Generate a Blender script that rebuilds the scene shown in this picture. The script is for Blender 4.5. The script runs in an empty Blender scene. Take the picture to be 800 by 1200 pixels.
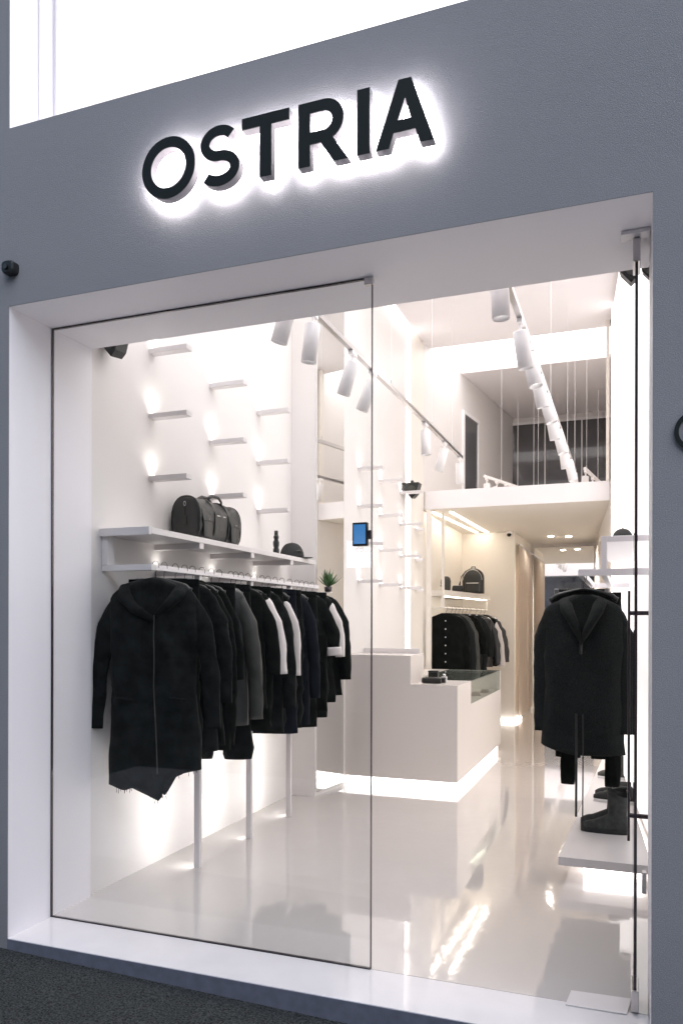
import bpy, bmesh, math, random
from mathutils import Vector, Matrix, noise
random.seed(7)
R = math.radians
sc = bpy.context.scene
COL = sc.collection

# ------------------------------------------------------------------ camera
TH, ROLL, CAMY, FPX = 0.3561, 0.0023, -2.901, 908.34
cd = bpy.data.cameras.new('camera'); cam = bpy.data.objects.new('camera', cd); COL.objects.link(cam)
cam.matrix_world = (Matrix.Translation((0, CAMY, 1.5)) @ Matrix.Rotation(TH, 4, 'Z') @
                    Matrix.Rotation(R(90), 4, 'X') @ Matrix.Rotation(ROLL, 4, 'Z'))
cd.sensor_fit = 'HORIZONTAL'; cd.sensor_width = 36; cd.lens = FPX / 800 * 36
cd.shift_y = (731.5 - 600) / 800
cd.clip_start = 0.05; cd.clip_end = 500
sc.camera = cam

# ------------------------------------------------------------------ world, dusk sky and the last weak daylight
w = bpy.data.worlds.new("World"); sc.world = w; w.use_nodes = True
nt = w.node_tree; bg = nt.nodes['Background']
sky = nt.nodes.new('ShaderNodeTexSky'); sky.sky_type = 'NISHITA'; sky.sun_disc = False
sky.sun_elevation = R(9); sky.sun_rotation = R(200); sky.air_density = 1.2; sky.ozone_density = 3
nt.links.new(sky.outputs[0], bg.inputs[0]); bg.inputs[1].default_value = 0.125
sl = bpy.data.lights.new('dusk_sun', 'SUN'); sl.energy = 1.45; sl.angle = R(60); sl.color = (.92, .92, 1.0)
so = bpy.data.objects.new('dusk_sun', sl); COL.objects.link(so); so.rotation_euler = (R(42), 0, R(40))

sc.view_settings.view_transform = 'Standard'; sc.view_settings.look = 'None'
sc.view_settings.exposure = 0.86; sc.view_settings.gamma = 1; sc.view_settings.use_curve_mapping = False
sc.render.engine = 'CYCLES'
cy = sc.cycles
cy.use_light_tree = True; cy.max_bounces = 12; cy.diffuse_bounces = 6; cy.glossy_bounces = 6
cy.transparent_max_bounces = 16; cy.transmission_bounces = 6
cy.caustics_reflective = False; cy.caustics_refractive = False
cy.sample_clamp_indirect = 4; cy.use_denoising = True
try: cy.denoiser = 'OPENIMAGEDENOISE'
except Exception: pass

# ------------------------------------------------------------------ materials
MATS = {}
def mat(name, color, rough=0.5, metal=0.0, bump=None, var=None, spec=None, sheen=0, coat=0, emit=None):
    m = bpy.data.materials.new(name); m.use_nodes = True; n = m.node_tree; b = n.nodes['Principled BSDF']
    b.inputs['Base Color'].default_value = (*color, 1); b.inputs['Roughness'].default_value = rough
    b.inputs['Metallic'].default_value = metal
    if spec is not None: b.inputs['Specular IOR Level'].default_value = spec
    if sheen: b.inputs['Sheen Weight'].default_value = sheen; b.inputs['Sheen Roughness'].default_value = .4
    if coat: b.inputs['Coat Weight'].default_value = coat; b.inputs['Coat Roughness'].default_value = .03
    tc = None
    if bump or var:
        tc = n.nodes.new('ShaderNodeTexCoord')
    if bump:
        last = None
        for (s, st, dist) in bump:
            t = n.nodes.new('ShaderNodeTexNoise'); t.inputs['Scale'].default_value = s; t.inputs['Detail'].default_value = 4
            n.links.new(tc.outputs['Object'], t.inputs['Vector'])
            bp = n.nodes.new('ShaderNodeBump'); bp.inputs['Strength'].default_value = st; bp.inputs['Distance'].default_value = dist
            n.links.new(t.outputs['Fac'], bp.inputs['Height'])
            if last: n.links.new(last.outputs[0], bp.inputs['Normal'])
            last = bp
        n.links.new(last.outputs[0], b.inputs['Normal'])
    if var:
        s, amt = var
        t = n.nodes.new('ShaderNodeTexNoise'); t.inputs['Scale'].default_value = s; t.inputs['Detail'].default_value = 6
        n.links.new(tc.outputs['Object'], t.inputs['Vector'])
        r = n.nodes.new('ShaderNodeValToRGB')
        r.color_ramp.elements[0].position = .3; r.color_ramp.elements[1].position = .7
        r.color_ramp.elements[0].color = (*[c * (1 - amt) for c in color], 1)
        r.color_ramp.elements[1].color = (*[min(1, c * (1 + amt)) for c in color], 1)
        n.links.new(t.outputs['Fac'], r.inputs[0]); n.links.new(r.outputs[0], b.inputs['Base Color'])
    if emit:
        b.inputs['Emission Color'].default_value = (*emit[0], 1); b.inputs['Emission Strength'].default_value = emit[1]
    MATS[name] = m
    return m
def emitter(name, color, s): return mat(name, (.8, .8, .8), .5, emit=(color, s))

WARM = (1.0, .90, .76); NEUT = (1.0, .955, .925); COOL = (1.0, .96, .945)
facade_m = mat('facade_plaster', (.29, .292, .308), .8, bump=[(260, .6, .004), (30, .2, .004), (4, .1, .01)], var=(260, .2))
# slow tone drift over the plaster
_n = facade_m.node_tree; _b = _n.nodes['Principled BSDF']; _l = _b.inputs['Base Color'].links[0].from_socket
_t = _n.nodes.new('ShaderNodeTexNoise'); _t.inputs['Scale'].default_value = 1.4; _t.inputs['Detail'].default_value = 8; _t.inputs['Roughness'].default_value = .65
_m = _n.nodes.new('ShaderNodeMapRange'); _m.inputs[1].default_value = .3; _m.inputs[2].default_value = .7; _m.inputs[3].default_value = .82; _m.inputs[4].default_value = 1.1
_v = _n.nodes.new('ShaderNodeVectorMath'); _v.operation = 'SCALE'
_n.links.new(_t.outputs[0], _m.inputs[0]); _n.links.new(_l, _v.inputs[0]); _n.links.new(_m.outputs[0], _v.inputs['Scale']); _n.links.new(_v.outputs[0], _b.inputs['Base Color'])
white = mat('white_paint', (.82, .79, .80), .45, bump=[(60, .03, .002)])
reveal = mat('reveal_white', (.89, .865, .895), .4, bump=[(40, .03, .002)])
wallm = mat('interior_white', (.78, .75, .735), .5, bump=[(30, .03, .002)])
beige = mat('beige_wall', (.82, .775, .715), .5, bump=[(30, .03, .002)])
ceilm = mat('ceiling_white', (.80, .765, .775), .7)
shelfm = mat('shelf_lacquer', (.70, .67, .67), .35)
counterm = mat('counter_lacquer', (.73, .68, .65), .22)
floorm = mat('epoxy_floor', (.64, .60, .575), .05, bump=[(2.6, .07, .016), (10, .14, .006)], coat=1.0, var=(1.2, .03), spec=.7)
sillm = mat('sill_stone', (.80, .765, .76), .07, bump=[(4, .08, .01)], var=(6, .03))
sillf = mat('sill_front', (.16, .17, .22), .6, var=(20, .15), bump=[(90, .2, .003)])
groundm = mat('street_carpet', (.15, .165, .16), .95, bump=[(120, 1.0, .05), (60, .5, .02)], var=(120, .9))
blk = mat('black_paint', (.012, .014, .014), .4)
letterm = mat('letter_black', (.010, .015, .015), .6, bump=[(300, .15, .001)], spec=.25)
returnm = mat('letter_return', (.34, .32, .33), .35)
metal = mat('brushed_metal', (.62, .60, .60), .28, 1.0)
palemetal = mat('satin_metal', (.72, .70, .71), .45, .35)
chrome = mat('chrome', (.8, .8, .8), .08, 1.0)
darkm = mat('dark_metal', (.06, .05, .055), .35, .6)
cloth = mat('black_cotton', (.0055, .0068, .0062), .95, bump=[(220, .5, .002), (18, .7, .015)], var=(9, .35), sheen=.03, spec=.12)
cloth2 = mat('charcoal_knit', (.018, .0205, .0205), .95, bump=[(350, .8, .002), (16, .7, .015)], var=(260, .6), sheen=.04, spec=.12)
denim = mat('washed_denim', (.008, .0095, .0095), .9, bump=[(400, .6, .001), (22, .8, .012)], var=(14, .6), sheen=.02, spec=.12)
navy = mat('navy_cotton', (.007, .0095, .015), .9, bump=[(220, .5, .002)], var=(12, .3), sheen=.03, spec=.12)
leather = mat('black_leather', (.014, .015, .013), .38, bump=[(90, .3, .003), (14, .5, .010)], spec=.6)
greylea = mat('grey_leather', (.042, .043, .038), .5, bump=[(60, .4, .004)], var=(12, .3))
whitec = mat('white_cotton', (.72, .68, .67), .9, bump=[(40, .3, .004)])
puffm = mat('quilted_nylon', (.02, .02, .022), .32, bump=[(30, .5, .01)])
curtm = mat('curtain_fabric', (.88, .80, .73), .9, bump=[(200, .2, .001)])
plantm = mat('succulent_green', (.05, .13, .035), .5, var=(10, .4))
mirrorm = mat('mirror_silver', (.93, .93, .92), .012, 1.0)
darkglass = mat('dark_window_glass', (.10, .10, .105), .06, 0.0, spec=.45)
plastic = mat('white_plastic', (.86, .84, .84), .35)
lens_blk = mat('lens_black', (.008, .008, .01), .1)
rubber = mat('white_rubber', (.7, .7, .7), .6)
canvasblk = mat('black_canvas', (.013, .014, .014), .75, bump=[(300, .5, .002)])
suedem = mat('grey_suede', (.035, .038, .038), .85, bump=[(200, .6, .002)], var=(30, .4))

lum = emitter('luminous_ceiling', COOL, 1.35)
cove = emitter('cove_light', COOL, 3.0)
lum2 = emitter('luminous_band', COOL, 1.6)
ledw = emitter('led_strip_white', NEUT, 2.6)
leds = emitter('led_strip_soft', NEUT, 5.0)
ledb = emitter('led_base', NEUT, 1.7)
ledp = emitter('led_strip_post', NEUT, 28.0)
lens_em = emitter('spot_lens', NEUT, .7)
wallfill = emitter('wall_fill_glow', COOL, .52)
ledn = emitter('led_strip_niche', WARM, 8.0)
halo = emitter('letter_backlight', (1, .93, .95), 22.0)
screen = mat('blue_screen', (.02, .10, .25), .15, emit=((.025, .15, .36), .45))
signlight = emitter('sign_lightbox', (.62, .72, 1.0), 5.0)

def glass_mat(name, tint=(1, 1, 1), base=.04):
    m = bpy.data.materials.new(name); m.use_nodes = True; n = m.node_tree
    for x in list(n.nodes): n.nodes.remove(x)
    out = n.nodes.new('ShaderNodeOutputMaterial'); mx = n.nodes.new('ShaderNodeMixShader')
    tr = n.nodes.new('ShaderNodeBsdfTransparent'); gl = n.nodes.new('ShaderNodeBsdfGlossy')
    tr.inputs[0].default_value = (*tint, 1); gl.inputs['Roughness'].default_value = .0
    lw = n.nodes.new('ShaderNodeLayerWeight'); lw.inputs[0].default_value = .5
    pw = n.nodes.new('ShaderNodeMath'); pw.operation = 'POWER'; pw.inputs[1].default_value = 5
    ma = n.nodes.new('ShaderNodeMath'); ma.operation = 'MULTIPLY_ADD'; ma.inputs[1].default_value = 1 - base; ma.inputs[2].default_value = base
    n.links.new(lw.outputs['Facing'], pw.inputs[0]); n.links.new(pw.outputs[0], ma.inputs[0])
    n.links.new(ma.outputs[0], mx.inputs[0]); n.links.new(tr.outputs[0], mx.inputs[1]); n.links.new(gl.outputs[0], mx.inputs[2])
    n.links.new(mx.outputs[0], out.inputs[0]); return m
glass = glass_mat('clear_glass', (.985, .99, .99), .033)
greenglass = glass_mat('green_glass', (.90, .95, .93), .08)
glassedge = mat('glass_edge', (.05, .035, .04), .25)

# ------------------------------------------------------------------ helpers
def tag(o, label=None, cat=None, group=None, kind=None):
    if label: o['label'] = label
    if cat: o['category'] = cat
    if group: o['group'] = group
    if kind: o['kind'] = kind
    return o
def empty(name, loc=(0, 0, 0), label=None, cat=None, group=None, rz=0):
    o = bpy.data.objects.new(name, None); COL.objects.link(o); o.location = loc; o.rotation_euler = (0, 0, rz)
    o.empty_display_size = .05
    return tag(o, label, cat, group)
def rootloc(o):
    while o.parent: o = o.parent
    return Vector(o.location)
def obj(name, bm, m, parent=None, local=False, bevel=0, smooth=False, loc=None):
    """link a bmesh as one object; coordinates are world unless local=True"""
    me = bpy.data.meshes.new(name)
    if loc is not None: bmesh.ops.translate(bm, verts=bm.verts, vec=-Vector(loc))
    elif parent is not None and not local: bmesh.ops.translate(bm, verts=bm.verts, vec=-rootloc(parent))
    bm.normal_update(); bm.to_mesh(me); bm.free()
    for mm in (m if isinstance(m, (list, tuple)) else [m]): me.materials.append(mm)
    o = bpy.data.objects.new(name, me); COL.objects.link(o)
    if loc is not None: o.location = loc
    if parent: o.parent = parent
    if smooth:
        for p in me.polygons: p.use_smooth = True
    if bevel:
        md = o.modifiers.new('b', 'BEVEL'); md.width = bevel; md.segments = 2; md.limit_method = 'ANGLE'
    return o
def nb(): return bmesh.new()
def box(bm, x0, x1, y0, y1, z0, z1, mi=0):
    v = [bm.verts.new(p) for p in ((x0,y0,z0),(x1,y0,z0),(x1,y1,z0),(x0,y1,z0),(x0,y0,z1),(x1,y0,z1),(x1,y1,z1),(x0,y1,z1))]
    for f in ((0,3,2,1),(4,5,6,7),(0,1,5,4),(1,2,6,5),(2,3,7,6),(3,0,4,7)):
        bm.faces.new([v[i] for i in f]).material_index = mi
    return bm
def B(*a): return box(nb(), *a)
def prism(bm, pts, z0, z1):
    a = [bm.verts.new((x, y, z0)) for x, y in pts]; b = [bm.verts.new((x, y, z1)) for x, y in pts]; n = len(pts)
    bm.faces.new(a[::-1]); bm.faces.new(b)
    for i in range(n): bm.faces.new((a[i], a[(i+1) % n], b[(i+1) % n], b[i]))
    bmesh.ops.recalc_face_normals(bm, faces=bm.faces)
    return bm
def frame(d, hint=(0, 0, 1)):
    d = d.normalized(); h = Vector(hint)
    if abs(d.dot(h)) > .95: h = Vector((0, 1, 0))
    s = d.cross(h).normalized(); return s, s.cross(d).normalized()
def loft(bm, rings, cap=True, close=True):
    """rings: lists of points of equal length"""
    vs = [[bm.verts.new(p) for p in r] for r in rings]; n = len(vs[0])
    for a, b in zip(vs, vs[1:]):
        for i in range(n if close else n - 1):
            try: bm.faces.new((a[i], a[(i+1) % n], b[(i+1) % n], b[i]))
            except ValueError: pass
    if cap:
        for r in (vs[0][::-1], vs[-1]):
            try: bm.faces.new(r)
            except ValueError: pass
    return vs
def tube(bm, pts, r, n=10, cap=True, flat=1.0):
    pts = [Vector(p) for p in pts]; rings = []
    for i, p in enumerate(pts):
        d = (pts[min(i+1, len(pts)-1)] - pts[max(i-1, 0)])
        s, u = frame(d); rr = r[i] if isinstance(r, (list, tuple)) else r
        rings.append([p + s * rr * math.cos(a) + u * rr * flat * math.sin(a) for a in [2*math.pi*k/n for k in range(n)]])
    loft(bm, rings, cap)
    bmesh.ops.recalc_face_normals(bm, faces=bm.faces)
    return bm
def lathe(bm, prof, c=(0, 0, 0), n=20):
    rings = [[(c[0] + r*math.cos(2*math.pi*k/n), c[1] + r*math.sin(2*math.pi*k/n), c[2] + z) for k in range(n)] for r, z in prof]
    loft(bm, rings, True); bmesh.ops.recalc_face_normals(bm, faces=bm.faces); return bm
def ell(w_, d_, p, a):
    c, s = math.cos(a), math.sin(a)
    return (w_ * math.copysign(abs(c)**p, c), d_ * math.copysign(abs(s)**p, s))
def cp(o, parent=None):
    c = o.copy(); COL.objects.link(c); c.parent = parent
    for ch in list(o.children): cp(ch, c)
    return c
def spot(name, loc, target, power, ang, col, r=.03, blend=.8, parent=None):
    l = bpy.data.lights.new(name, 'SPOT'); l.energy = power; l.spot_size = R(ang); l.spot_blend = blend
    l.color = col; l.shadow_soft_size = r
    o = bpy.data.objects.new(name, l); COL.objects.link(o)
    d = Vector(target) - Vector(loc); o.rotation_euler = d.to_track_quat('-Z', 'Y').to_euler()
    o.location = Vector(loc) - (rootloc(parent) if parent else Vector((0, 0, 0)))
    if parent: o.parent = parent
    return o

# ------------------------------------------------------------------ setting: street, floor
bm = nb()
g = lambda x: -.050 - .024 * (x + 2.77)
gv = [bm.verts.new((x, y, g(x))) for x, y in ((-60, -60), (60, -60), (60, .02), (-60, .02))]
bm.faces.new(gv)
gr = obj('ground', bm, groundm); tag(gr, kind='structure')
pv = obj('bounce_slab', B(-40, 40, -3.4, -.75, -.5, .0), mat('bounce_pale', (.62, .61, .60), .8, var=(3, .15))); tag(pv, kind='structure')  # unseen pale slab added to bounce light up under the lintel
fl = obj('floor', B(-3.0, 1.2, .302, 11.5, -.2, 0), floorm); tag(fl, kind='structure')

# ------------------------------------------------------------------ the shop building and its fixed parts
shop = empty('shop_building', (-1.3, 0, 0), 'grey plastered shop building with a large white framed glazed opening', 'shop building')
XL, XR, H, S = -2.77, .072, 3.008, .609
bm = nb()
box(bm, -14, XL, 0, .004, -1.2, 9); box(bm, XR, 10, 0, .004, -1.2, 9)
box(bm, XL, XR, 0, .004, H, 3.855); box(bm, XL, XR, 0, .004, 6.3, 9)
obj('facade', bm, facade_m, shop)
bm = nb()
box(bm, -14, XL, .005, .25, -1.2, 9); box(bm, XL+.0, XR, .005, .25, 6.303, 9)
obj('facade_backing', box(bm, XR, 10, .005, .25, -1.2, 9), reveal, shop)
bm = nb(); box(bm, -3.1, XL-.001, .251, S, -.1, 6.3); box(bm, XR+.001, 1.2, .251, S, -.1, 6.3)
obj('jamb', bm, reveal, shop)
obj('lintel', B(XL, XR, .005, S, H, 3.852), reveal, shop)
obj('sill', B(XL, XR, .004, .300, -.3, 0), sillm, shop, bevel=.002)
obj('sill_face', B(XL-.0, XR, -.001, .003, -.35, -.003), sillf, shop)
# interior walls
obj('wall', B(-3.1, -2.79, S+.001, 3.33, 0, 5.3), wallm, shop)
obj('pilaster', prism(nb(), [(-3.1, 3.331), (-2.565, 3.331), (-2.50, 3.85), (-3.1, 3.85)], 0, 5.3), wallm, shop)
mir = obj('mirror', prism(nb(), [(-2.562, 3.345), (-2.552, 3.345), (-2.489, 3.848), (-2.499, 3.848)], .035, 5.2), mirrorm, shop)
mir['label'] = 'tall narrow mirror on the side of the pilaster'
obj('wall', B(-3.1, -2.5, 3.851, 6.0, 0, 5.3), wallm, shop)
obj('wall', prism(nb(), [(-3.1, 6.11), (-2.47, 6.11), (-2.41, 6.498), (-3.1, 6.498)], 0, 5.3), beige, shop)
obj('led_strip', B(-2.56, -2.515, 6.003, 6.107, 0.0, 4.97), ledw, shop)
obj('wall_recess', B(-3.1, -2.561, 6.001, 6.109, 0, 5.3), white, shop)
obj('wall', prism(nb(), [(-2.9, 6.5), (-2.409, 6.5), (-1.869, 10.48), (-2.9, 10.48)], 3.152, 5.3), wallm, shop)
obj('wall', prism(nb(), [(-2.9, 6.53), (-2.44, 6.53), (-2.478, 9.198), (-2.9, 9.198)], 0, 2.928), beige, shop)
obj('pillar', B(-2.375, -2.318, 6.50, 6.56, 0, 2.928), beige, shop)
obj('wall', B(-2.9, -1.66, 9.2, 11.25, 0, 2.928), beige, shop)
obj('led_base', prism(nb(), [(-2.4, 9.15), (-1.62, 9.15), (-1.60, 9.6), (-2.4, 9.6)], .004, .05), ledb, shop)
obj('wall', B(-2.9, 0.3, 11.251, 11.4, 0, 2.928), wallm, shop)
m2 = obj('mirror', B(-1.60, -.585, 11.232, 11.248, .01, 2.87), mirrorm, shop); m2['label'] = 'large frameless mirror on the rear wall'
obj('wall', prism(nb(), [(.25, S+.001), (-.22, 6.6), (1.0, 6.6), (1.0, S+.001)], 0, 5.3), wallm, shop)
obj('wall', prism(nb(), [(-.22, 6.601), (-.584, 11.25), (1.0, 11.25), (1.0, 6.601)], 0, 2.928), wallm, shop)
obj('wall', B(-.16, 1.0, 6.601, 10.48, 3.152, 5.3), wallm, shop)
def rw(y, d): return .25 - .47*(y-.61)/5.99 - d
obj('luminous_surface', prism(nb(), [(rw(1.9,.012), 1.9), (rw(5.9,.012), 5.9), (rw(5.9,.002), 5.9), (rw(1.9,.002), 1.9)], .2, 4.9), wallfill, shop)  # glowing sheet added to whiten the right wall, not a real fitting
obj('led_strip', prism(nb(), [(rw(6.0,.012), 6.0), (rw(6.12,.012), 6.12), (rw(6.12,.002), 6.12), (rw(6.0,.002), 6.0)], .2, 4.97), ledw, shop)  # added strip of light, brightens the far end of the right wall
obj('pilaster', B(-.262, -.226, 6.50, 6.598, 3.152, 5.29), beige, shop)
obj('mezzanine', B(-2.9, 1.0, 6.52, 11.4, 2.93, 3.15), beige, shop)
obj('wall', B(-2.9, .9, 10.481, 10.6, 3.152, 5.3), wallm, shop)
obj('fascia', B(-2.39, -.225, 6.506, 6.519, 2.932, 3.156), white, shop)
# upper rear window
wn = obj('window', B(-1.93, -.17, 10.455, 10.48, 3.75, 4.88), darkglass, shop)
bm = nb()
box(bm, -1.96, -.165, 10.44, 10.479, 4.881, 4.92); box(bm, -1.965, -1.931, 10.44, 10.479, 3.72, 4.88); box(bm, -1.93, -.165, 10.44, 10.479, 3.70, 3.749)
for x in (-1.35, -.76): box(bm, x, x+.02, 10.445, 10.454, 3.75, 4.88)
obj('frame', bm, plastic, wn, bevel=.003); 
for c in wn.children: pass
# narrow window in the slanted wall
def sl(y): return -2.409 + (y - 6.5) * (.54 / 3.98)
wn2 = obj('window', prism(nb(), [(sl(7.95)-.01, 7.95), (sl(7.95)+.01, 7.95), (sl(8.55)+.01, 8.55), (sl(8.55)-.01, 8.55)], 3.2, 4.47), darkglass, shop)
bm = nb()
for y0, y1 in ((7.9, 7.95), (8.55, 8.6)):
    prism(bm, [(sl(y0), y0), (sl(y0)+.03, y0), (sl(y1)+.03, y1), (sl(y1), y1)], 3.16, 4.52)
prism(bm, [(sl(7.951), 7.951), (sl(7.951)+.03, 7.951), (sl(8.549)+.03, 8.549), (sl(8.549), 8.549)], 4.472, 4.52)
obj('frame', bm, plastic, wn2)
# ceilings
obj('ceiling', B(-3.1, 1.2, S+.001, 10.6, 5.301, 5.4), white, shop)
obj('ceiling', B(-3.1, 1.2, .25, S, 6.1, 6.2), white, shop)
obj('ceiling_panel', B(-2.41, .4, 4.2, 6.71, 5.0, 5.06), ceilm, shop)
obj('ceiling_panel', prism(nb(), [(-2.21, 7.80), (.4, 7.80), (.4, 10.47), (-1.86, 10.47)], 5.0, 5.06), ceilm, shop)
obj('luminous_surface', B(-2.75, -2.251, .40, 2.3, 5.02, 5.05), lum, shop)
obj('luminous_surface', B(-2.25, .25, .62, 4.19, 5.02, 5.05), lum, shop)
obj('luminous_surface', B(-2.40, .3, 6.715, 7.795, 5.04, 5.07), lum2, shop)
obj('cove_light', B(-2.48, -2.415, 4.2, 6.7, 5.10, 5.12), cove, shop)
obj('cove_light', B(-2.6, 0.0, .35, .50, 3.86, 3.885), cove, shop)
obj('cove_light', prism(nb(), [(-2.27, 7.8), (-2.22, 7.8), (-1.88, 10.44), (-1.93, 10.44)], 5.08, 5.1), cove, shop)
# niche ceiling lights and downlights
obj('led_strip', prism(nb(), [(-2.365, 6.72), (-2.335, 6.72), (-2.215, 9.15), (-2.245, 9.15)], 2.921, 2.929), ledn, shop)
obj('led_strip', prism(nb(), [(-2.15, 6.80), (-2.115, 6.80), (-2.06, 9.15), (-2.095, 9.15)], 2.921, 2.929), ledn, shop)
for x, y in ((-1.2, 10.0), (-.93, 10.1)):
    d = obj('downlight', lathe(nb(), [(.05, -.004), (.062, -.002), (.062, 0)], (x, y, 2.929)), plastic, shop)
    obj('lens', lathe(nb(), [(.001, -.002), (.048, -.002)], (x, y, 2.924)), ledn, d)
    spot('downlight_lamp', (x, y, 2.90), (x, y, 0), 55, 150, WARM, parent=shop)
# fixed glass pane with its channel, fittings
gp = obj('glass_pane', B(-2.765, -1.053, .294, .304, .006, 3.000), glass, shop)
bm = nb(); box(bm, -2.77, -1.053, .292, .306, 3.001, 3.007); box(bm, -2.7695, -2.7655, .292, .306, .0, 3.0)
box(bm, -2.77, -1.053, .292, .306, .0005, .0055); obj('channel', bm, darkm, gp)
obj('edge', B(-1.0525, -1.0490, .293, .305, .002, 3.0), glassedge, gp)
obj('clamp', B(-1.085, -1.045, .286, .312, 2.975, 3.006), metal, gp, bevel=.002)
# upper window
up = obj('glass_pane', B(-2.75, .07, .312, .322, 3.87, 6.28), glass, shop)
bm = nb(); box(bm, -2.769, -2.762, .193, .235, 3.856, 6.3); box(bm, -2.769, -2.755, .305, .33, 3.856, 6.3); box(bm, -2.75, .07, .305, .33, 3.853, 3.868)
obj('frame', bm, reveal, up, bevel=.002)
# open glass door, edge on
dr = empty('door', (0, 0, 0)); dr.parent = shop; dr.location = (1.3, 0, 0)
def dobj(name, bm, m, **k):
    o = obj(name, bm, m, None, **k); o.parent = dr; return o
dobj('glass_panel', B(.0165, .0265, .300, 1.28, .012, 2.985), glass)
dobj('edge', B(.016, .027, .2955, .2995, .012, 2.985), glassedge)
dobj('edge', B(.016, .027, 1.2805, 1.284, .012, 2.985), glassedge)
dobj('pivot_fitting', B(.008, .035, .285, .42, 2.90, 2.99), metal, bevel=.003)
dobj('pivot_fitting', B(.008, .035, .285, .42, .008, .09), metal, bevel=.003)
dobj('hinge_plate', B(-.035, .070, .25, .31, 2.992, 3.006), palemetal, bevel=.002)
dobj('floor_plate', prism(nb(), [(-.235, .265), (-.222, .395), (.01, .405), (-.008, .268)], .001, .006), palemetal, bevel=.001)
h = dobj('handle', tube(nb(), [(-.004, 1.0, .48), (-.004, 1.0, 1.66)], .006, 12), darkm)
for z in (.60, 1.555):
    o = obj('standoff', tube(nb(), [(-.004, 1.0, z), (.10, 1.0, z)], .011, 10), darkm, None); o.parent = h
dobj('lock', B(.05, .068, .62, .66, .36, .45), metal, bevel=.002)

# ------------------------------------------------------------------ halo-lit letters
def ringpts(cx, cz, rx, rz, n=56): return [(cx + rx*math.cos(2*math.pi*k/n), cz + rz*math.sin(2*math.pi*k/n)) for k in range(n)]
def strokepoly(pts, wd):
    L, Rr = [], []
    for i, p in enumerate(pts):
        a = pts[max(i-1, 0)]; b = pts[min(i+1, len(pts)-1)]
        dx, dz = b[0]-a[0], b[1]-a[1]; l = math.hypot(dx, dz); nx, nz = -dz/l*wd/2, dx/l*wd/2
        L.append((p[0]+nx, p[1]+nz)); Rr.append((p[0]-nx, p[1]-nz))
    return L + Rr[::-1]
Z0, Z1, WD = 3.311, 3.563, .044
def letter_S():
    cx, hw = -1.595, .083; zc = (Z0 + Z1) / 2; r = (Z1 - Z0 - WD) / 4; pts = []
    for a in range(35, 271, 9): pts.append((cx + hw*.80*math.cos(R(a)), zc + r + r*math.sin(R(a))))
    for a in range(81, -146, -9): pts.append((cx + hw*.88*math.cos(R(a)), zc - r + r*math.sin(R(a))))
    return [strokepoly(pts, WD*.96)]
def glyphs():
    o = [('letter', [ringpts(-1.839, (Z0+Z1)/2, .130, .130), ringpts(-1.839, (Z0+Z1)/2, .086, .086)[::-1]], 'O')]
    o.append(('letter', letter_S(), 'S'))
    t = .046
    o.append(('letter', [[(-1.489, Z1-t), (-1.408, Z1-t), (-1.408, Z0), (-1.357, Z0), (-1.357, Z1-t), (-1.278, Z1-t), (-1.278, Z1), (-1.489, Z1)]], 'T'))
    x0 = -1.238; bowl = []
    zc = Z1 - .083
    outer = [(x0, Z0), (x0+.050, Z0), (x0+.050, Z0+.083), (x0+.096, Z0+.083), (x0+.150, Z0), (x0+.210, Z0), (x0+.148, Z0+.094)]
    for a in range(-60, 91, 10): outer.append((x0+.108+.083*math.cos(R(a)), zc+.083*math.sin(R(a))))
    outer.append((x0, Z1))
    inner = [(x0+.050, zc-.038), (x0+.050, zc+.038)]
    for a in range(90, -91, -12): inner.append((x0+.106+.038*math.cos(R(a)), zc+.038*math.sin(R(a))))
    o.append(('letter', [outer, inner], 'R'))
    o.append(('letter', [[(-.991, Z0), (-.940, Z0), (-.940, Z1), (-.991, Z1)]], 'I'))
    xa, xb, xm = -.915, -.688, -.800
    o.append(('letter', [[(xa, Z0), (xa+.052, Z0), (xa+.070, Z0+.055), (xb-.072, Z0+.055), (xb-.054, Z0), (xb, Z0), (xm+.024, Z1), (xm-.026, Z1)],
                         [(xa+.087, Z0+.099), (xm, Z1-.070), (xb-.089, Z0+.099)]], 'A'))
    return o
def extr(name, polys, y0, y1, m, parent, bevel=0):
    cu = bpy.data.curves.new(name, 'CURVE'); cu.dimensions = '2D'; cu.fill_mode = 'BOTH'
    cu.extrude = abs(y1-y0)/2 - bevel
    if bevel: cu.bevel_depth = bevel; cu.bevel_resolution = 1; cu.offset = -bevel
    for pl in polys:
        s = cu.splines.new('POLY'); s.points.add(len(pl)-1); s.use_cyclic_u = True
        for i, (x, z) in enumerate(pl): s.points[i].co = (x, z, 0, 1)
    t = bpy.data.objects.new(name, cu)
    COL.objects.link(t); dg = bpy.context.evaluated_depsgraph_get()
    me = bpy.data.meshes.new_from_object(t.evaluated_get(dg)); COL.objects.unlink(t); bpy.data.objects.remove(t)
    me.transform(Matrix.Translation((0, (y0+y1)/2, 0)) @ Matrix.Rotation(R(90), 4, 'X'))
    if parent is not None: me.transform(Matrix.Translation(-rootloc(parent)))
    me.materials.clear(); me.materials.append(m)
    o = bpy.data.objects.new(name, me); COL.objects.link(o); o.parent = parent; return o
sign = empty('shop_sign', (-1.33, 0, 3.31), 'halo lit sign of six black capital letters OSTRIA on the grey wall', 'sign')
for nm, polys, ch in glyphs():
    l = extr('letter', polys, -.078, -.074, letterm, sign); l['label'] = 'black letter ' + ch
    extr('return', polys, -.0738, -.034, returnm, l)
    # light exits only at the back: emitting faces set inside the outline
    extr('backlight', polys, -.0338, -.030, halo, l)
    xs = [p[0] for p in polys[0]]
    for x, z in ((min(xs)+.02, Z0+.03), (max(xs)-.02, Z0+.03)):
        if ch in 'TI': x = {'T': -1.383, 'I': -.966}[ch]
        obj('standoff', tube(nb(), [(x, -.032, z), (x, .0, z)], .004, 8), metal, l)
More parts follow.
